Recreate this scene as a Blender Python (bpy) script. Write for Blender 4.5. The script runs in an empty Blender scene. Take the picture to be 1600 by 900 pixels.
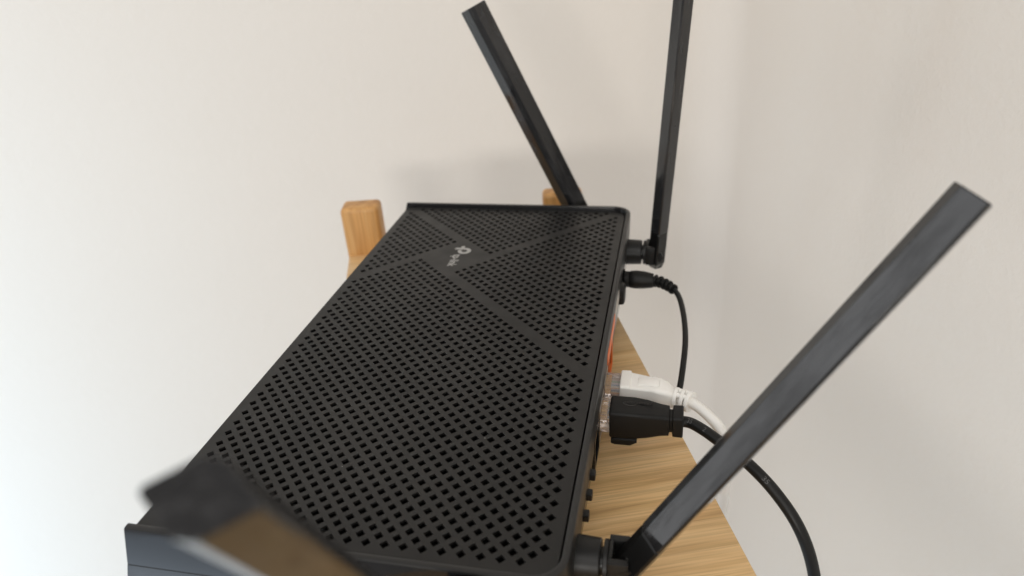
import bpy, bmesh, math, random
from mathutils import Vector, Matrix
random.seed(7)
sc = bpy.context.scene
S = 0.001                      # everything below is written in millimetres
COL = sc.collection

# ------------------------------------------------------------------ camera
cam_d = bpy.data.cameras.new('camera'); cam = bpy.data.objects.new('camera', cam_d); COL.objects.link(cam)
Rw = ((0.9762049, 0.2070446, -0.0644710), (0.0433395, -0.4775901, -0.8775132), (-0.2124751, 0.8538386, -0.4751990))
Cw = Vector((37.7559, -138.3371, 164.4760))
m = Matrix((Rw[0], [-a for a in Rw[1]], [-a for a in Rw[2]])).transposed().to_4x4()
m.translation = Cw * S
cam.matrix_world = m
cam_d.sensor_width = 36.0; cam_d.lens = 36.0 * 1139.967 / 1600.0
cam_d.clip_start = 0.005; cam_d.clip_end = 50
cam_d.dof.use_dof = True; cam_d.dof.focus_distance = 0.275; cam_d.dof.aperture_fstop = cam_d.lens / 2.5
sc.camera = cam

# ------------------------------------------------------------------ world, lamps, exposure
w = bpy.data.worlds.new('World'); sc.world = w; w.use_nodes = True
bg = w.node_tree.nodes['Background']; bg.inputs[0].default_value = (1.0, 0.965, 0.93, 1); bg.inputs[1].default_value = 0.365
def area(name, loc, target, sx, sy, power, colr, spread=180):
    d = bpy.data.lights.new(name, 'AREA'); d.shape = 'RECTANGLE'; d.size = sx; d.size_y = sy; d.energy = power; d.color = colr; d.spread = math.radians(spread)
    o = bpy.data.objects.new(name, d); COL.objects.link(o); o.location = loc
    o.rotation_euler = (Vector(target) - Vector(loc)).to_track_quat('-Z', 'Y').to_euler()
    return o
area('window_light', (-0.08, -1.90, 0.30), (-0.05, 0.3, 0.02), 0.70, 0.24, 9.5, (1.0, 0.965, 0.91))
area('side_window_light', (-1.25, -0.65, -0.40), (-1.6, 0.4, -0.3), 1.15, 1.15, 20, (0.54, 0.78, 1.0), spread=125)
area('left_window_light', (-2.0, -0.10, 0.95), (0.1, 0.05, 0.30), 1.3, 1.9, 13.0, (0.95, 0.97, 1.0))
area('floor_bounce_fill', (-0.92, -0.78, -0.98), (-0.05, 0.0, 0.0), 0.9, 0.8, 2.2, (0.62, 0.80, 1.0))  # added lamp, stands for a bright floor mirrored in the glossy end panel
area('ceiling_bounce_fill', (-0.25, -1.45, 1.60), (0.0, 0.10, 0.0), 1.7, 1.3, 16, (1.0, 0.965, 0.92))  # added soft fill for ceiling bounce, brightens the shelf from above
vs = sc.view_settings
vs.view_transform = 'Standard'; vs.look = 'None'; vs.exposure = 0.13; vs.gamma = 1.0; vs.use_curve_mapping = False

# ------------------------------------------------------------------ materials
def mat(name, col=(0.5, 0.5, 0.5), rough=0.5, metal=0.0, spec=0.5, trans=0.0, ior=1.5, coat=0.0):
    M = bpy.data.materials.new(name); M.use_nodes = True
    b = M.node_tree.nodes['Principled BSDF']
    b.inputs['Base Color'].default_value = (*col, 1); b.inputs['Roughness'].default_value = rough
    b.inputs['Metallic'].default_value = metal; b.inputs['Specular IOR Level'].default_value = spec
    b.inputs['Transmission Weight'].default_value = trans; b.inputs['IOR'].default_value = ior
    b.inputs['Coat Weight'].default_value = coat
    return M
class N:
    def __init__(s, M): s.t = M.node_tree; s.b = s.t.nodes['Principled BSDF']
    def new(s, typ, **kw):
        n = s.t.nodes.new(typ)
        for k, v in kw.items(): setattr(n, k, v)
        return n
    def link(s, a, b): s.t.links.new(a, b)
    def coords(s, scale=(1, 1, 1), kind='Object'):
        tc = s.new('ShaderNodeTexCoord'); mp = s.new('ShaderNodeMapping'); mp.inputs['Scale'].default_value = scale
        s.link(tc.outputs[kind], mp.inputs[0]); return mp.outputs[0]
    def noise(s, vec, scale, detail=3, rough=0.5):
        n = s.new('ShaderNodeTexNoise'); n.inputs['Scale'].default_value = scale; n.inputs['Detail'].default_value = detail
        n.inputs['Roughness'].default_value = rough; s.link(vec, n.inputs['Vector']); return n.outputs[0]
    def ramp(s, fac, stops):
        r = s.new('ShaderNodeValToRGB'); e = r.color_ramp.elements
        while len(e) < len(stops): e.new(0.5)
        for el, (p, c) in zip(e, stops): el.position = p; el.color = (*c, 1) if len(c) == 3 else c
        s.link(fac, r.inputs[0]); return r.outputs[0]
    def bump(s, h, strength, dist):
        n = s.new('ShaderNodeBump'); n.inputs['Strength'].default_value = strength; n.inputs['Distance'].default_value = dist
        s.link(h, n.inputs['Height']); s.link(n.outputs[0], s.b.inputs['Normal']); return n
    def mix(s, fac, a, b, mode='MIX'):
        n = s.new('ShaderNodeMix', data_type='RGBA', blend_type=mode)
        for sock, v in ((n.inputs[0], fac), (n.inputs[6], a), (n.inputs[7], b)):
            if hasattr(v, 'links'): s.link(v, sock)
            elif isinstance(v, tuple): sock.default_value = (*v, 1)
            else: sock.default_value = v
        return n.outputs[2]
    def math(s, op, a, b=0.0):
        n = s.new('ShaderNodeMath', operation=op)
        for sock, v in ((n.inputs[0], a), (n.inputs[1], b)):
            if hasattr(v, 'links'): s.link(v, sock)
            else: sock.default_value = v
        return n.outputs[0]

# matte black plastic with fine grain and stray dust
def plastic(name, col, rough, dust=0.0, grain=0.12, spec=0.45):
    M = mat(name, col, rough, spec=spec); n = N(M); v = n.coords()
    fine = n.noise(v, 5200, 2)
    n.bump(fine, grain, 0.00008)
    r = n.noise(v, 90, 4)
    n.link(n.ramp(r, [(0.3, (rough - 0.05,) * 3), (0.7, (rough + 0.06,) * 3)]), n.b.inputs['Roughness'])
    base = n.mix(n.noise(v, 40, 3), tuple(c * 0.9 for c in col), tuple(c * 1.12 for c in col))
    if dust:
        vo = n.new('ShaderNodeTexVoronoi'); vo.inputs['Scale'].default_value = 150; n.link(v, vo.inputs['Vector'])
        keep = n.math('GREATER_THAN', n.noise(v, 47, 2), 0.60)
        d = n.math('MULTIPLY', n.math('LESS_THAN', vo.outputs['Distance'], 0.032), keep)
        haze = n.ramp(n.noise(v, 14, 5, 0.65), [(0.45, (0, 0, 0)), (0.8, (0.05,) * 3)])
        base = n.mix(haze, base, (0.30, 0.28, 0.26))
        base = n.mix(n.math('MULTIPLY', d, dust), base, (0.34, 0.33, 0.31))
    n.link(base, n.b.inputs['Base Color'])
    return M
M_plate = plastic('matte_black_plastic', (0.0085, 0.0083, 0.0082), 0.43, dust=0.8, spec=0.35)
M_frame = plastic('frame_black_plastic', (0.012, 0.012, 0.012), 0.38)
M_inner = mat('inner_black', (0.0015, 0.0015, 0.0015), 0.9, spec=0.05)
M_gloss = plastic('gloss_black_plastic', (0.008, 0.008, 0.009), 0.12, grain=0.01)
M_back = plastic('satin_back_plastic', (0.012, 0.012, 0.012), 0.20, grain=0.03)
M_hinge = plastic('hinge_black_plastic', (0.009, 0.009, 0.009), 0.40, spec=0.32)
M_rubber = plastic('black_rubber', (0.008, 0.008, 0.008), 0.55, spec=0.3)
M_logo = mat('silver_grey_print', (0.38, 0.375, 0.365), 0.5)
# glossy antenna plastic with smears
M_ant = mat('antenna_gloss_plastic', (0.014, 0.014, 0.015), 0.2, spec=0.54); n = N(M_ant); v = n.coords((1, 1, 0.22))
sm = n.noise(v, 130, 5, 0.65)
n.link(n.ramp(sm, [(0.40, (0.06,) * 3), (0.66, (0.30,) * 3)]), n.b.inputs['Roughness'])
n.bump(n.noise(n.coords((1, 1, 0.3)), 60, 3), 0.22, 0.0008)
film = n.ramp(n.noise(n.coords((1, 1, 0.10)), 210, 5, 0.7), [(0.48, (0.0,) * 3), (0.74, (0.11,) * 3)])
n.link(n.mix(film, (0.012, 0.012, 0.013), (0.26, 0.26, 0.265)), n.b.inputs['Base Color'])
M_antb = mat('antenna_base_plastic', (0.006, 0.006, 0.006), 0.28, spec=0.3)
# orange port bezel
M_orange = mat('orange_port_plastic', (0.80, 0.17, 0.035), 0.4)
M_metal = mat('port_metal', (0.55, 0.54, 0.52), 0.3, 1.0)
M_gold = mat('gold_contact', (0.75, 0.55, 0.22), 0.3, 1.0)
# clear connector
M_clear = mat('clear_plastic', (0.95, 0.87, 0.84), 0.10, trans=0.82, ior=1.46)
M_white = mat('white_plastic', (0.86, 0.85, 0.82), 0.40); n = N(M_white); n.bump(n.noise(n.coords(), 2600, 2), 0.06, 0.00006)
M_wcable = mat('white_cable_jacket', (0.84, 0.83, 0.80), 0.46)
M_cable = plastic('black_cable_jacket', (0.006, 0.006, 0.006), 0.42, grain=0.05, spec=0.3)
M_print = mat('grey_cable_print', (0.09, 0.09, 0.09), 0.5)
M_plug = plastic('black_plug_plastic', (0.005, 0.005, 0.005), 0.5, grain=0.10, spec=0.28)
# painted wall with orange peel
def wall_mat():
    M = mat('painted_plaster', (0.7, 0.66, 0.61), 0.75, spec=0.25); n = N(M); v = n.coords()
    c = n.mix(n.noise(v, 3.0, 4), (0.76, 0.715, 0.66), (0.785, 0.745, 0.695)); n.link(c, n.b.inputs['Base Color'])
    a = n.noise(v, 420, 3, 0.5); b = n.noise(v, 140, 3, 0.5)
    n.bump(n.math('ADD', n.math('MULTIPLY', a, 0.5), b), 0.32, 0.0011)
    return M
M_wall = wall_mat()
# laminated bamboo; grain runs along local X
def bamboo(name, strip, tone=(1, 1, 1)):
    M = mat(name, (0.5, 0.33, 0.17), 0.42, spec=0.35); n = N(M)
    tc = n.new('ShaderNodeTexCoord'); sep = n.new('ShaderNodeSeparateXYZ'); n.link(tc.outputs['Object'], sep.inputs[0])
    yy = n.math('ADD', sep.outputs[1], n.math('MULTIPLY', sep.outputs[2], 1.0))
    idx = n.math('FLOOR', n.math('DIVIDE', yy, strip))
    wn = n.new('ShaderNodeTexWhiteNoise', noise_dimensions='1D'); n.link(idx, wn.inputs['W'])
    fr = n.math('FRACT', n.math('DIVIDE', yy, strip))
    comb = n.new('ShaderNodeCombineXYZ')
    n.link(n.math('ADD', n.math('MULTIPLY', sep.outputs[0], 7.0), n.math('MULTIPLY', wn.outputs[0], 37.0)), comb.inputs[0])
    wob = n.new('ShaderNodeMapping'); n.link(tc.outputs['Object'], wob.inputs[0]); wob.inputs['Scale'].default_value = (1, 1.6, 1.6)
    wv = n.math('MULTIPLY', n.math('SUBTRACT', n.noise(wob.outputs[0], 26, 2), 0.5), 0.6)
    n.link(n.math('ADD', n.math('MULTIPLY', sep.outputs[1], 135.0), wv), comb.inputs[1]); n.link(n.math('MULTIPLY', sep.outputs[2], 120.0), comb.inputs[2])
    g1 = n.noise(comb.outputs[0], 1.0, 4, 0.6)
    comb2 = n.new('ShaderNodeCombineXYZ')
    n.link(n.math('MULTIPLY', sep.outputs[0], 22.0), comb2.inputs[0]); n.link(n.math('MULTIPLY', sep.outputs[1], 1500.0), comb2.inputs[1]); n.link(n.math('MULTIPLY', sep.outputs[2], 1500.0), comb2.inputs[2])
    g2 = n.noise(comb2.outputs[0], 1.0, 3, 0.55)
    c = n.ramp(g1, [(0.28, (0.46, 0.25, 0.10)), (0.40, (0.68, 0.425, 0.185)), (0.55, (0.85, 0.575, 0.28)), (0.74, (0.87, 0.64, 0.36))])
    c = n.mix(n.ramp(g2, [(0.36, (1, 1, 1)), (0.56, (0, 0, 0))]), c, n.mix(0.35, c, (0.32, 0.18, 0.07)))
    c = n.mix(n.math('MULTIPLY', wn.outputs[0], 0.35), c, (0.58, 0.42, 0.25))
    ln = n.math('LESS_THAN', fr, 0.03)
    c = n.mix(n.math('MULTIPLY', ln, 0.12), c, (0.25, 0.14, 0.06))
    if tone != (1, 1, 1): c = n.mix(1.0, c, tone, 'MULTIPLY')
    n.link(c, n.b.inputs['Base Color'])
    n.bump(n.math('ADD', n.math('MULTIPLY', g1, 0.5), n.math('MULTIPLY', g2, 0.4)), 0.15, 0.0003)
    return M
M_board = bamboo('bamboo_board', 0.0125)
M_post = bamboo('bamboo_post', 0.0065, (0.76, 0.61, 0.44))  # browner wood tone, with the weaker light on the posts painted in

# ------------------------------------------------------------------ mesh helpers (mm in, metres out)
def build(name, verts, faces, material, parent=None, smooth=False, mats=None, midx=None, angle=35):
    me = bpy.data.meshes.new(name); me.from_pydata([Vector(v) * S for v in verts], [], faces); me.validate(clean_customdata=False)
    o = bpy.data.objects.new(name, me); COL.objects.link(o)
    for M in (mats or [material]): me.materials.append(M)
    if midx and len(midx) == len(me.polygons): me.polygons.foreach_set('material_index', midx)
    bm = bmesh.new(); bm.from_mesh(me); bmesh.ops.recalc_face_normals(bm, faces=bm.faces); bm.to_mesh(me); bm.free()
    if smooth:
        me.polygons.foreach_set('use_smooth', [True] * len(me.polygons)); me.set_sharp_from_angle(angle=math.radians(angle))
    if parent: adopt(o, parent)
    return o
def adopt(o, parent):
    o.parent = parent
    bpy.context.view_layer.update()
    o.matrix_parent_inverse = parent.matrix_world.inverted()
def bevel(o, width, seg=2, ang=30):
    me = o.data; bm = bmesh.new(); bm.from_mesh(me)
    bmesh.ops.remove_doubles(bm, verts=bm.verts, dist=1e-7)
    ed = [e for e in bm.edges if len(e.link_faces) == 2 and e.calc_face_angle(0) > math.radians(ang)]
    bmesh.ops.bevel(bm, geom=ed, offset=width * S, segments=seg, profile=0.5, affect='EDGES', clamp_overlap=True)
    bmesh.ops.recalc_face_normals(bm, faces=bm.faces); bm.to_mesh(me); bm.free()
    me.polygons.foreach_set('use_smooth', [True] * len(me.polygons)); me.set_sharp_from_angle(angle=math.radians(40))
    return o
def empty(name, loc, label, cat):
    o = bpy.data.objects.new(name, None); COL.objects.link(o); o.location = Vector(loc) * S; o.empty_display_size = 0.02
    o['label'] = label; o['category'] = cat
    bpy.context.view_layer.update()
    return o
def boxv(x0, x1, y0, y1, z0, z1):
    V = [(x0, y0, z0), (x1, y0, z0), (x1, y1, z0), (x0, y1, z0), (x0, y0, z1), (x1, y0, z1), (x1, y1, z1), (x0, y1, z1)]
    F = [(0, 3, 2, 1), (4, 5, 6, 7), (0, 1, 5, 4), (1, 2, 6, 5), (2, 3, 7, 6), (3, 0, 4, 7)]
    return V, F
def loft(rings, cap=True):
    """rings: equally long closed vertex loops"""
    k = len(rings[0]); V = [p for r in rings for p in r]; F = []
    for i in range(len(rings) - 1):
        for j in range(k):
            a = i * k + j; b = i * k + (j + 1) % k; F.append((a, b, b + k, a + k))
    if cap: F.append(tuple(range(k - 1, -1, -1))); F.append(tuple((len(rings) - 1) * k + j for j in range(k)))
    return V, F
def rrect(w2, h2, r, seg=4):
    """rounded rectangle outline, half sizes w2, h2"""
    out = []
    for cx, cy, a0 in ((w2 - r, h2 - r, 0), (-w2 + r, h2 - r, 90), (-w2 + r, -h2 + r, 180), (w2 - r, -h2 + r, 270)):
        for k in range(seg + 1):
            a = math.radians(a0 + 90 * k / seg); out.append((cx + r * math.cos(a), cy + r * math.sin(a)))
    return out
def circ(r, k=28): return [(r * math.cos(2 * math.pi * i / k), r * math.sin(2 * math.pi * i / k)) for i in range(k)]
def catmull(P, n=12):
    P = [Vector(p) for p in P]; Q = [2 * P[0] - P[1]] + P + [2 * P[-1] - P[-2]]; out = []
    for i in range(1, len(Q) - 2):
        p0, p1, p2, p3 = Q[i - 1:i + 3]
        for k in range(n):
            t = k / n; out.append(0.5 * ((2 * p1) + (p2 - p0) * t + (2 * p0 - 5 * p1 + 4 * p2 - p3) * t * t + (3 * p1 - p0 - 3 * p2 + p3) * t ** 3))
    out.append(P[-1]); return out
def frames(path, up=Vector((0, 0, 1))):
    T = []
    for i in range(len(path)):
        a = path[max(i - 1, 0)]; b = path[min(i + 1, len(path) - 1)]; T.append((b - a).normalized())
    u = (up - up.dot(T[0]) * T[0]).normalized(); fr = []
    for t in T:
        u = (u - u.dot(t) * t).normalized(); fr.append((t, u, t.cross(u)))
    return fr
def tube(path, r, k=20):
    fr = frames(path); rings = []
    for i, (p, (t, u, b)) in enumerate(zip(path, fr)):
        rr = r[i] if isinstance(r, list) else r
        rings.append([p + (u * math.cos(2 * math.pi * j / k) + b * math.sin(2 * math.pi * j / k)) * rr for j in range(k)])
    return loft(rings)
def text_mesh(body, size, extrude=0.0, offset=0.0):
    """verts (mm) and faces of a word set in the built-in face; left-aligned baseline at 0"""
    cu = bpy.data.curves.new('lettering', 'FONT'); cu.body = body; cu.size = size; cu.extrude = extrude; cu.resolution_u = 4; cu.offset = offset
    o = bpy.data.objects.new('lettering', cu); COL.objects.link(o)
    dg = bpy.context.evaluated_depsgraph_get(); dg.update()
    me = o.evaluated_get(dg).to_mesh()
    V = [v.co.copy() for v in me.vertices]; F = [tuple(p.vertices) for p in me.polygons]
    o.evaluated_get(dg).to_mesh_clear(); bpy.data.objects.remove(o); bpy.data.curves.remove(cu)
    return V, F

# ------------------------------------------------------------------ setting: two plastered walls
ang = math.radians(20)
e1 = Vector((-math.sin(ang), math.cos(ang), 0)); e2 = Vector((math.cos(ang), math.sin(ang), 0))   # along / across the shelf
EDGE = Vector((43.4, 109, 0))                       # a point on the shelf's wall-side edge
WALL_GAP = 155.0; FAR = 567.0
corner = Cw + e1 * FAR + e2 * ((EDGE - Cw).dot(e2) + WALL_GAP); corner.z = 0
def walls():
    RC = 34.0; pts = [corner - e2 * 2600, corner - e2 * RC]; cc = corner - e2 * RC - e1 * RC
    for k in range(1, 16):
        a = math.radians(90 * k / 16); pts.append(cc + e1 * RC * math.cos(a) + e2 * RC * math.sin(a))
    pts += [corner - e1 * RC, corner - e1 * 1700]
    outer = [pts[0] + e1 * 120, corner + e1 * 120 + e2 * 120, pts[-1] + e2 * 120]
    k = len(pts); V = [(*p.to_2d(), z) for z in (-1300, 1300) for p in pts]; F = [(i, i + 1, i + 1 + k, i + k) for i in range(k - 1)]
    b = len(V); V += [(*p.to_2d(), z) for z in (-1300, 1300) for p in outer]
    F += [(b, b + 1, b + 4, b + 3), (b + 1, b + 2, b + 5, b + 4), (0, k, b + 3, b), (k - 1, 2 * k - 1, b + 5, b + 2)]
    F += [tuple(range(k)) + (b + 2, b + 1, b), tuple(range(k, 2 * k)) + (b + 5, b + 4, b + 3)]
    o = build('wall', V, F, M_wall, smooth=True, angle=20); o['kind'] = 'structure'
walls()

# ------------------------------------------------------------------ bamboo shelf
ZS = -37.0
rotz = Matrix.Rotation(ang, 4, 'Z')
shelf = empty('bamboo_shelf', (*(EDGE - e2 * 74 + e1 * 60).to_2d(), ZS - 12), 'pale bamboo shelf with upright posts under the router', 'shelf')
def local_obj(o, origin, rot):
    """move the mesh data into a local frame so object coordinates follow the grain"""
    M = Matrix.Translation(Vector(origin) * S) @ rot
    o.data.transform(M.inverted()); o.matrix_world = M
    return o
def slab(name, origin, rot, x0, x1, y0, y1, z0, z1, material, bev, seg=2):
    V, F = boxv(x0, x1, y0, y1, z0, z1); o = build(name, V, F, material); bevel(o, bev, seg)
    o.matrix_world = Matrix.Translation(Vector(origin) * S) @ rot
    bpy.context.view_layer.update(); adopt(o, shelf); return o
slab('shelf_board', (*EDGE.to_2d(), ZS), rotz, -148.5, 0, -520, 214, -12, 0, M_board, 0.5)
rp = Matrix.Rotation(math.radians(13), 4, 'Z') @ Matrix.Rotation(math.radians(90), 4, 'Y').inverted()
def post(x, y, wd, dp, ztop):
    # local X is vertical so that the grain runs up the post
    V, F = boxv(-60, ztop - ZS, -0.0, dp, -wd, 0); o = build('post', V, F, M_post); bevel(o, 3.0, 4)
    R = Matrix.Rotation(math.radians(13), 4, 'Z') @ Matrix(((0, 0, -1, 0), (0, 1, 0, 0), (1, 0, 0, 0), (0, 0, 0, 1)))
    o.matrix_world = Matrix.Translation(Vector((x, y, ZS)) * S) @ R
    bpy.context.view_layer.update(); adopt(o, shelf)
post(-169.4, 256.5, 24.6, 17, -4.5)
post(-43.7, 287.2, 25.5, 14, -4.5)

# ------------------------------------------------------------------ router
router = empty('wifi_router', (-54, 123.5, ZS), 'black router with diamond-perforated top and four antennas on the bamboo shelf', 'router')
X0, X1, Y0, Y1 = -121.0, 13.8, -8.1, 255.4
RIM = 2.5
# --- top grille: lattice of square holes set on the diagonal
P = 2.9
def hole_at(u, v):
    s, d = u + v, u - v
    if not (0 <= u <= 86 and -40 <= v <= 2): return False
    if (u, v) in ((0, 2), (0, -40), (86, -40), (86, 2)): return False
    if s > 46 and d > 84: return True
    if d < 84 and s > 34: return True
    if s < 34 and d < 96: return True
    if d > 96 and s < 46: return True
    return False
def clip_outline(inset=0.0, rad=8.0):
    x0, x1, y0, y1 = X0, 10.55, -5.6, 253.0; out = [(x0, y0)]
    for k in range(9):
        a = math.radians(-90 + 90 * k / 8); out.append((x1 - rad + rad * math.cos(a), y0 + rad + rad * math.sin(a)))
    for k in range(9):
        a = math.radians(90 * k / 8); out.append((x1 - rad + rad * math.cos(a), y1 - rad + rad * math.sin(a)))
    out.append((x0, y1)); return out
OUT = clip_outline()
def clip(poly, outl):
    for i in range(len(outl)):
        ax, ay = outl[i]; bx, by = outl[(i + 1) % len(outl)]; res = []
        if not poly: return []
        def side(p): return (bx - ax) * (p[1] - ay) - (by - ay) * (p[0] - ax)
        for j in range(len(poly)):
            p, q = poly[j], poly[(j + 1) % len(poly)]; sp, sq = side(p), side(q)
            if sp >= 0: res.append(p)
            if (sp >= 0) != (sq >= 0):
                t = sp / (sp - sq); res.append((p[0] + (q[0] - p[0]) * t, p[1] + (q[1] - p[1]) * t))
        poly = res
    return poly
def grille():
    V = []; F = []
    def add(pts):
        i = len(V); V.extend(pts); F.append(tuple(range(i, i + len(pts))))
    K = 0.54; K2 = 0.545; DEPTH = -0.9
    for u in range(-4, 92):
        for v in range(-44, 7):
            if (u + v) % 2: continue
            cx, cy = v * P, u * P
            c = [(cx, cy - P), (cx + P, cy), (cx, cy + P), (cx - P, cy)]
            if hole_at(u, v):
                h = [(cx + (x - cx) * K2, cy + (y - cy) * K2) for x, y in c]
                h2 = [(cx + (x - cx) * K, cy + (y - cy) * K) for x, y in c]
                for k in range(4):
                    l = (k + 1) % 4
                    add([(*c[k], 0), (*c[l], 0), (*h[l], 0), (*h[k], 0)])
                    add([(*h[k], 0), (*h[l], 0), (*h2[l], -0.03), (*h2[k], -0.03)])
                    add([(*h2[k], -0.03), (*h2[l], -0.03), (*h2[l], DEPTH), (*h2[k], DEPTH)])
            else:
                q = clip(c, OUT)
                if len(q) >= 3: add([(x, y, 0) for x, y in q])
    k = len(OUT)
    for j in range(k):
        a, b = OUT[j], OUT[(j + 1) % k]
        add([(*a, 0), (*b, 0), (*b, -4.2), (*a, -4.2)])
    me_v, me_f = V, F
    o = build('top_grille', me_v, me_f, M_plate)
    bm = bmesh.new(); bm.from_mesh(o.data); bmesh.ops.remove_doubles(bm, verts=bm.verts, dist=2e-6)
    bmesh.ops.recalc_face_normals(bm, faces=bm.faces); bm.to_mesh(o.data); bm.free()
    adopt(o, router); return o
top = grille()
# --- inner floor seen through the holes
V, F = boxv(-119, 9, -3.5, 251, -12, -6); build('inner_board', V, F, M_inner, router)
# --- raised rim on three sides
def ucontour(off, z, rad=10.0, n=8):
    """open polyline: near front corner -> back -> far front corner; off = inset"""
    x1, y0, y1 = X1 - off, Y0 + off, Y1 - off; r = max(rad - off, 0.5); fx = X0 - 0.6 - 0.31 * (2.5 - z); out = [(fx, y0)]
    for k in range(n + 1):
        a = math.radians(-90 + 90 * k / n); out.append((x1 - r + r * math.cos(a), y0 + r + r * math.sin(a)))
    for k in range(n + 1):
        a = math.radians(90 * k / n); out.append((x1 - r + r * math.cos(a), y1 - r + r * math.sin(a)))
    out.append((fx, y1)); return out
def rim():
    H = 2.5
    prof = [(0.5, -14.6), (0, H - 0.7), (0.25, H - 0.2), (0.75, H), (1.75, H), (2.2, H - 0.2), (2.35, H - 0.6), (2.35, -4)]
    lines = []
    for off, z in prof:
        lines.append([(x, y, z) for x, y in ucontour(off, z)])
    nP = len(lines[0]); k = len(lines); V = [lines[j][i] for i in range(nP) for j in range(k)]; F = []
    for i in range(nP - 1):
        for j in range(k):
            a = i * k + j; b = i * k + (j + 1) % k; F.append((a, b, b + k, a + k))
    F.append(tuple(range(k))); F.append(tuple((nP - 1) * k + j for j in range(k)))
    midx = [1 if ((j == 0 and i in (0, nP - 2)) or (j in (4, 5, 6) and i > nP - 6)) else 0 for i in range(nP - 1) for j in range(k)] + [0, 0]
    return build('rim', V, F, None, router, smooth=True, mats=[M_frame, M_gloss], midx=midx, angle=35)
rim()
# --- lower body: closed loft with a nose at the front
def body():
    def ring(z, front, back, end, rad=10.0, n=8):
        x1, y0, y1 = X1 - back, Y0 + end, Y1 - end; r = rad; out = []
        out.append((front, y0, z))
        for k in range(n + 1):
            a = math.radians(-90 + 90 * k / n); out.append((x1 - r + r * math.cos(a), y0 + r + r * math.sin(a), z))
        for k in range(n + 1):
            a = math.radians(90 * k / n); out.append((x1 - r + r * math.cos(a), y1 - r + r * math.sin(a), z))
        out.append((front, y1, z)); return out
    L = [(-14.62, -126.9, 0.5, 0.5), (-14.8, -126.9, 0.7, 0.62), (-15.0, -127.0, 0.7, 0.62), (-15.2, -127.2, 0.7, 0.52),
         (-21.5, -129.6, 1.3, 0.8), (-22.5, -129.4, 1.4, 1.0), (-31, -116, 2.2, 2.5), (-36, -100, 6, 6)]
    rings = [ring(*l) for l in L]; V, F = loft(rings)
    k = len(rings[0]); midx = []
    for i in range(len(rings) - 1):
        for j in range(k):
            mi = 0
            if j in (0, k - 2): mi = 2
            elif 1 <= j <= k - 3 and i < 6: mi = 2
            midx.append(mi)
    midx += [0, 0]
    return build('body', V, F, None, router, smooth=True, mats=[M_frame, M_gloss, M_back], midx=midx, angle=28)
body()
V, F = loft([[(x, y, z) for x, z in ((-121.3, -1.2), (-126.6, -14.5), (-120, -14.5), (-117, -1.2))] for y in (Y0 + 2.4, Y1 - 2.4)])
build('front_panel', V, F, M_gloss, router)
for x, y in ((-95, 12), (-95, 235), (-5, 12), (-5, 235)):
    V, F = loft([[(x + a, y + b, z) for a, b in circ(r, 16)] for z, r in ((-36.9, 4.6), (-36.0, 5))])
    build('rubber_foot', V, F, M_rubber, router)

# --- logo on the plate: reads towards the camera, its top towards the back
def on_plate(tx, ty, z=0.06): return (LX + ty, LY - tx, z)
LX, LY = -73.6, 190.6
V, F = text_mesh('tp-link', 4.9, offset=0.11)
wmax = max(p.x for p in V); k = 13.6 / wmax
build('logo_lettering', [on_plate(p.x * k, p.y * 1.28 - 0.3) for p in V], F, M_logo, top)
def arcband(cx, cy, r0, r1, a0, a1, n=22):
    V = []; F = []
    for i in range(n + 1):
        a = math.radians(a0 + (a1 - a0) * i / n)
        V += [(cx + r0 * math.cos(a), cy + r0 * math.sin(a)), (cx + r1 * math.cos(a), cy + r1 * math.sin(a))]
        if i: F.append((2 * i - 2, 2 * i - 1, 2 * i + 1, 2 * i))
    return V, F
symV = []; symF = []
def addsym(V, F):
    o = len(symV); symV.extend(V); symF.extend(tuple(i + o for i in f) for f in F)
addsym(*arcband(0, 0, 1.55, 3.55, -90, 180))              # bowl
addsym([(0, -3.55), (0, -1.55), (-0.9, -1.55), (-0.9, -3.55)], [(0, 1, 2, 3)])
addsym([(-3.55, -0.02), (-1.55, -0.02), (-1.55, -0.9), (-3.55, -0.9)], [(0, 1, 2, 3)])
addsym([(-5.7, -0.95), (-1.55, -0.95), (-1.55, -2.9), (-5.7, -2.9)], [(0, 1, 2, 3)])   # cross stroke
addsym([(-3.55, -2.95), (-1.55, -2.95), (-1.55, -5.9), (-2.3, -5.9), (-3.0, -5.6), (-3.55, -4.9)], [(0, 1, 2, 3, 4, 5)])
build('logo_symbol', [(-69.6 + ty, 195.1 - tx, 0.06) for tx, ty in symV], symF, M_logo, top)

# --- back: ports, buttons, jack
def backx(z): return X1 - 0.06 * (-4 - z)        # lean of the back face
def backbox(name, y, z, wy, hz, out, material, bev=0.25, parent=None, depth=3.0):
    x = backx(z); V, F = boxv(x - depth, x + out, y - wy / 2, y + wy / 2, z - hz / 2, z + hz / 2)
    o = build(name, V, F, material); bevel(o, bev); adopt(o, parent or router); return o
def port(y, material, name='ethernet_port'):
    x = backx(-17) + 0.35
    # frame of four bars round an opening
    V = []; F = []
    for (a, b, c, d) in ((y - 7.4, y + 7.4, -11.2, -9.6), (y - 7.4, y + 7.4, -24.4, -22.9), (y - 7.4, y - 6.2, -22.9, -11.2), (y + 6.2, y + 7.4, -22.9, -11.2)):
        v, f = boxv(x - 2.5, x + 0.3, a, b, c, d); o = len(V); V += v; F += [tuple(i + o for i in q) for q in f]
    p = build(name, V, F, material, router)
    v, f = boxv(x - 1.6, x - 0.6, y - 6.2, y + 6.2, -22.9, -11.2); build('port_opening', v, f, M_inner, p)
    return p
V, F = boxv(backx(-16) - 2, backx(-10) + 0.75, 100.5, 150.5, -23.5, -7.6)
port(88.7, M_metal); port(106.0, M_metal); port(71.4, M_back)
p = port(128, M_orange, 'wide_area_port')
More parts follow.
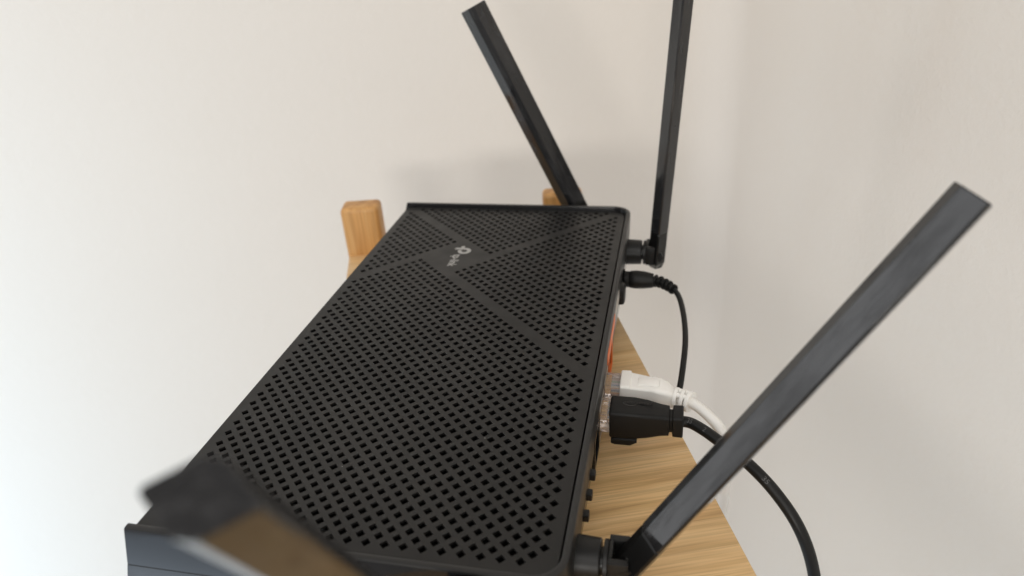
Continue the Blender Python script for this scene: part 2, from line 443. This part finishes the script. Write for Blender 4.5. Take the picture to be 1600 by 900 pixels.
V, F = boxv(backx(-16) - 1.2, backx(-5.5) + 0.12, 112.5, 146, -10.0, -4.6); o = build('orange_label', V, F, M_orange); bevel(o, 0.2); adopt(o, router)
V, F = boxv(backx(-16) - 1.2, backx(-5.5) + 0.10, 147.5, 168, -10.0, -4.6); o = build('grey_label', V, F, mat('pale_grey_label', (0.45, 0.42, 0.38), 0.45)); bevel(o, 0.2); adopt(o, router)
for y in (52.6, 43.0, 33.6):
    backbox('push_button', y, -14.5, 3.3, 2.8, 2.0, M_hinge, 0.45)
o = backbox('power_button', 183.5, -15.0, 9.2, 9.2, 2.6, M_hinge, 1.6)
V, F = loft([[(x, 199 + a, -15 + b) for a, b in circ(r)] for x, r in ((11, 5.2), (14.2, 5.2), (14.2, 4.4))]); build('power_jack', V, F, M_inner, router, smooth=True)

# --- antennas
def xform(V, M): return [tuple(M @ Vector(v)) for v in V]
def blade_outline(s=1.0):
    W2, T2, FL = 7.35 * s, 4.55 * s, 1.7 * s
    return [(W2, 0.45), (FL, T2), (-FL, T2), (-W2, 0.45), (-W2, -0.45), (-FL, -T2), (FL, -T2), (W2, -0.45)]
def antenna(base, axis, wdir, stub_dir, stub_len, length=139.0, twist=0.0):
    base = Vector(base); a = Vector(axis).normalized(); wv = Vector(wdir); wv = (wv - wv.dot(a) * a).normalized(); t = a.cross(wv)
    tw = math.radians(twist); wv, t = wv * math.cos(tw) + t * math.sin(tw), t * math.cos(tw) - wv * math.sin(tw)
    M = Matrix((wv, t, a)).transposed().to_4x4(); M.translation = base
    rings = []
    for z, s in ((13.5, 0.97), (14.2, 1.0), (60, 1.01), (length - 0.25, 1.02), (length, 0.995)):
        rings.append([(x * s, y * s, z) for x, y in blade_outline()])
    V, F = loft(rings)
    o = build('antenna', V, F, M_ant); bevel(o, 0.35, 1, 15); o.data.polygons.foreach_set('use_smooth', [False] * len(o.data.polygons))
    o.matrix_world = Matrix.Translation(base * S) @ M.to_3x3().to_4x4(); bpy.context.view_layer.update(); adopt(o, router)
    # base of the blade with cut corners
    rings = []
    for z, sx, sy in ((-8.5, 0.45, 0.72), (-4.5, 0.94, 0.99), (12.9, 0.985, 0.985), (13.6, 0.95, 0.95)):
        rings.append([(x * sx, y * sy, z) for x, y in blade_outline()])
    V, F = loft(rings); b = build('blade_base', xform(V, M), F, M_antb); adopt(b, o)
    # stub on the housing: collar, ring, hinge block
    d = Vector(stub_dir).normalized(); up = Vector((0, 0, 1)); sd = d.cross(up)
    St = Matrix((sd, up, d)).transposed().to_4x4(); St.translation = base - d * stub_len
    L = stub_len
    def rev(name, prof, material, k=32):
        rings = [[(r * math.cos(2 * math.pi * i / k), r * math.sin(2 * math.pi * i / k), z) for i in range(k)] for z, r in prof]
        V, F = loft(rings); q = build(name, xform(V, St), F, material, smooth=True); adopt(q, o); return q
    c = L - 8.2
    rev('antenna_collar', [(0, 7.1), (c - 0.4, 6.7), (c, 6.3)], M_hinge)
    rev('hinge_neck', [(c, 4.2), (c + 1.0, 4.2)], M_antb)
    rev('hinge_ring', [(c + 0.8, 6.2), (c + 1.0, 6.6), (c + 2.1, 6.6), (c + 2.3, 6.2)], M_hinge)
    # hinge block: two cheeks beside a dark slot
    zt = L + 0.2; z0 = c + 2.3
    for s0, s1, q0, q1 in ((-5.8, -3.4, z0, zt), (3.4, 5.8, z0, zt), (-3.4, 3.4, z0, z0 + 1.3), (-3.4, 3.4, zt - 0.9, zt)):
        V, F = boxv(s0, s1, -5.0, 5.6, q0, q1); q = build('hinge_cheek', xform(V, St), F, M_hinge); bevel(q, 0.3); adopt(q, o)
    V, F = boxv(-3.3, 3.3, -4.4, 1.0, z0 + 0.2, zt - 0.2); q = build('hinge_core', xform(V, St), F, M_antb); adopt(q, o)
    pinV, pinF = loft([[(z, r_[0], r_[1] + L) for r_ in circ(3.3, 24)] for z in (-5.9, 5.9)])
    q = build('hinge_pin', xform(pinV, St), pinF, M_hinge, smooth=True); adopt(q, o)
    return o
antenna((29.5, 229.5, -14), (0.0625, 0, 1), (0, 1, 0), (1, 0, 0), 17.0, twist=0)
antenna((29.0, 15.8, -14), (75, 19, 112), (0, 1, 0), (1, 0, 0), 16.5, length=136.0, twist=3)
antenna((-15.8, 268, -14), (-58, 0, 126), (1, 0, 0.2), (0, 1, 0), 14.0, length=138.5, twist=0)
antenna((-15.8, -22, -14), (3.8, -66, 122.5), (1, 0, 0), (0, -1, 0), 15.0, twist=0)

# ------------------------------------------------------------------ network cables
def plug_rings(sections, yc, zc):
    """sections: (x, halfwidth y, halfheight z, radius, dz)"""
    return [[(x, yc + a + dy, zc + b + dz) for a, b in rrect(wy, hz, r)] for x, wy, hz, r, dy, dz in sections]
WIRE = [(0.75, 0.6, 0.5), (0.75, 0.45, 0.25), (0.7, 0.72, 0.66), (0.3, 0.42, 0.55), (0.72, 0.74, 0.78), (0.4, 0.55, 0.42), (0.72, 0.66, 0.6), (0.5, 0.38, 0.3)]
def connector(parent, y, z, x0, x1):
    V, F = boxv(x0, x1, y - 5.6, y + 5.6, z - 3.6, z + 4.6); o = build('clear_connector', V, F, M_clear); bevel(o, 0.4); adopt(o, parent)
    for k in range(8):
        yy = y - 3.6 + k * 1.03
        V, F = boxv(x0 - 1, x0 + 3.2, yy - 0.16, yy + 0.16, z + 2.9, z + 3.7); build('gold_contact', V, F, M_gold, o)
        V, F = boxv(x0 + 3.2, x1 + 0.5, yy - 0.33, yy + 0.33, z + 0.4, z + 1.0)
        build('wire', V, F, mat('wire', WIRE[k], 0.5), o)
    V, F = boxv(x0, x1 + 3, y - 2.9, y + 2.9, z - 6.0, z - 4.6); t = build('latch', V, F, M_clear); bevel(t, 0.3); adopt(t, o)
    return o
# white cable
wy, wz = 106.0, -17.0
wc = empty('white_ethernet_cable', (30, wy, wz), 'white network cable plugged into the back of the router behind the black plug', 'cable')
sec = [(19.4, 5.7, 5.7, 0.9, 0.1, 0), (19.8, 6.1, 6.1, 1.0, 0.1, 0), (23.4, 6.1, 6.1, 1.0, 0.1, 0), (23.8, 5.7, 5.6, 1.0, -.2, 0), (32.2, 4.9, 5.3, 1.2, -1.0, 0), (32.5, 5.2, 5.5, 1.4, -.9, 0), (35.6, 5.1, 5.3, 1.8, -1.1, 0), (38.2, 4.6, 4.9, 2.4, -1.5, 0), (40.0, 3.9, 4.0, 2.4, -1.9, 0), (41.0, 3.2, 3.2, 2.4, -2.1, 0)]
V, F = loft(plug_rings(sec, wy, wz)); build('plug_body', V, F, M_white, wc, smooth=True, angle=40)
V, F = boxv(26.5, 35, wy - 3.4, wy + 1.6, wz + 5.4, wz + 5.85); o = build('thumb_pad', V, F, M_white); bevel(o, 0.3); adopt(o, wc)
connector(wc, wy, wz, 12.6, 20.2)
wpath = catmull([(39, wy - 2.0, wz), (43.5, wy - 3.2, wz), (48, wy - 5.2, wz), (53.5, 94.5, wz), (58.5, 88, -19), (61, 84, -26), (61.6, 84.5, -40), (61.6, 88, -70), (61.8, 90, -130), (62, 90, -400)], 10)
V, F = tube(wpath, 2.15, 20); build('cable_jacket', V, F, M_wcable, wc, smooth=True)
# strain relief: slotted rings and two ribs
fr = frames(wpath)
def ring_on(path, fr, i, r0, r1, ln, name, material, parent, k=24):
    t, u, b = fr[i]; p = path[i]; rings = []
    for a, r in ((-ln / 2, r0 + .05), (-ln / 2, r1 - 0.25), (-ln / 2 + .25, r1), (ln / 2 - .25, r1), (ln / 2, r1 - .25), (ln / 2, r0 + .05)):
        rings.append([p + t * a + (u * math.cos(2 * math.pi * j / k) + b * math.sin(2 * math.pi * j / k)) * r for j in range(k)])
    V, F = loft(rings); return build(name, V, F, material, parent, smooth=True, angle=40)
def index_at_x(path, x): return min(range(len(path)), key=lambda i: abs(path[i].x - x) + (1000 if path[i].z < -60 else 0))
for x in (41.6, 44.4, 47.2):
    ring_on(wpath, fr, index_at_x(wpath, x), 2.3, 4.35, 1.5, 'strain_ring', M_white, wc)
i0, i1 = index_at_x(wpath, 41.2), index_at_x(wpath, 47.4)
for aa in (60, 120, 240, 300):
    a = math.radians(aa); pth = [wpath[i] + (fr[i][1] * math.sin(a) + fr[i][2] * math.cos(a)) * 3.0 for i in range(i0, i1 + 1)]
    V, F = tube(pth, 1.15, 10); build('strain_rib', V, F, M_white, wc, smooth=True)

# black cable
by, bz = 88.7, -17.0
bc = empty('black_ethernet_cable', (30, by, bz), 'thick black network cable with a moulded plug in front of the white plug', 'cable')
sec = [(16.9, 5.5, 5.7, 1.0, 0, 0), (17.4, 5.9, 6.1, 1.1, 0, 0), (26, 5.9, 6.1, 1.2, 0, 0), (31, 5.6, 5.7, 1.6, .1, 0), (36, 4.7, 4.9, 1.6, .1, 0), (39.3, 4.4, 4.6, 1.5, .1, 0), (39.6, 3.4, 3.6, 1.4, .1, 0), (40.5, 3.4, 3.6, 1.4, .1, 0), (40.8, 4.5, 4.7, 1.2, .1, 0), (44.2, 4.6, 4.8, 1.2, .1, 0), (44.6, 4.3, 4.5, 1.2, .1, 0)]
V, F = loft(plug_rings(sec, by, bz)); build('plug_body', V, F, M_plug, bc, smooth=True, angle=30)
sec = [(17.6, 3.0, 1.2, .9, -3.0, 0), (19, 3.0, 1.7, .9, -3.0, 0), (25, 3.0, 1.7, .9, -3.0, 0), (27.5, 3.0, 0.7, .6, -3.0, .8)]
V, F = loft(plug_rings(sec, by, bz - 7.6)); build('latch_cover', V, F, M_plug, bc, smooth=True)
connector(bc, by, bz, 12.6, 17.6)
V, F = text_mesh('amazonbasics', 2.0, extrude=0.12); wm = max(p.x for p in V); k = 11.5 / wm
build('embossed_lettering', [(21.5 + p.x * k, by + 0.8 + p.y * k * 1.1, bz + 6.1 + (p.z + 0.05)) for p in V], F, M_gloss, bc)
V, F = arcband(24.5, by + 3.0, 3.2, 3.75, -140, -50, 14); build('embossed_arc', [(x, y, bz + 6.2) for x, y in V], F, M_gloss, bc)
bpath = catmull([(42, by + .1, bz), (47, by - .2, bz), (52, 84.8, bz), (57, 80, -17.2), (63.2, 75, -18.2), (71.1, 67.1, -20.5), (77.3, 62.2, -25), (83, 57.2, -31), (87.6, 54, -40), (91.1, 52, -52), (93.9, 50.5, -68), (96, 50, -100), (97, 50, -200), (98, 50, -420)], 12)
V, F = tube(bpath, 2.15, 24); build('cable_jacket', V, F, M_cable, bc, smooth=True)
bfr = frames(bpath)
cum = [0]
for i in range(1, len(bpath)): cum.append(cum[-1] + (bpath[i] - bpath[i - 1]).length)
def wrap_text(body, size, s0, th0, r):
    V, F = text_mesh(body, size); out = []
    for p in V:
        s = s0 + p.x; i = max(j for j in range(len(cum)) if cum[j] <= s); t = (s - cum[i]) / max(cum[i + 1] - cum[i], 1e-6)
        q = bpath[i].lerp(bpath[i + 1], t); u = bfr[i][1].lerp(bfr[i + 1][1], t); b = bfr[i][2].lerp(bfr[i + 1][2], t)
        th = th0 - p.y / r
        out.append(q + (u * math.cos(th) + b * math.sin(th)) * (r + 0.03))
    return out, F
for body, s0 in (('35', 4.2), ('2', 12.0), ('20U', 27.5), ('35', 39.0)):
    V, F = wrap_text(body, 2.6, s0, math.radians(55), 2.15); build('cable_print', V, F, M_print, bc)

# power lead
py, pz = 199.0, -15.0
pc = empty('power_cable', (20, py, pz), 'thin black power lead with a round barrel plug and ribbed strain relief', 'cable')
ppath = catmull([(11, py, pz), (20, py, pz), (29.5, py - .6, pz), (34, py - 3, pz), (38.5, py - 7.5, pz - .3), (42, py - 15, pz - 1), (44.5, 168, -18), (45.3, 150, -21), (44.0, 130, -26), (42.5, 118, -32), (43.2, 112, -48), (46, 112, -90), (48, 112, -400)], 12)
V, F = tube(ppath, 1.35, 16); build('cable_jacket', V, F, M_cable, pc, smooth=True)
prof = [(13.4, 3.6), (13.8, 4.2), (16.2, 4.2), (16.5, 4.0), (17, 4.4), (20, 4.75), (24, 4.5), (28.6, 3.7), (29.0, 3.3)]
V, F = loft([[(x, py + a - (0.5 * ((x - 20) / 9) ** 2 if x > 20 else 0), pz + b) for a, b in circ(r, 28)] for x, r in prof]); build('barrel_plug', V, F, M_plug, pc, smooth=True)
pfr = frames(ppath)
for k, x in enumerate((30.2, 32.4, 34.6, 36.8, 38.8)):
    ring_on(ppath, pfr, index_at_x(ppath, x), 1.3, 3.3 - 0.14 * k, 1.3, 'strain_ring', M_plug, pc, 18)
i0, i1 = index_at_x(ppath, 29), index_at_x(ppath, 39.4)
V, F = tube(ppath[i0:i1 + 1], 1.95, 14); build('strain_core', V, F, M_plug, pc, smooth=True)
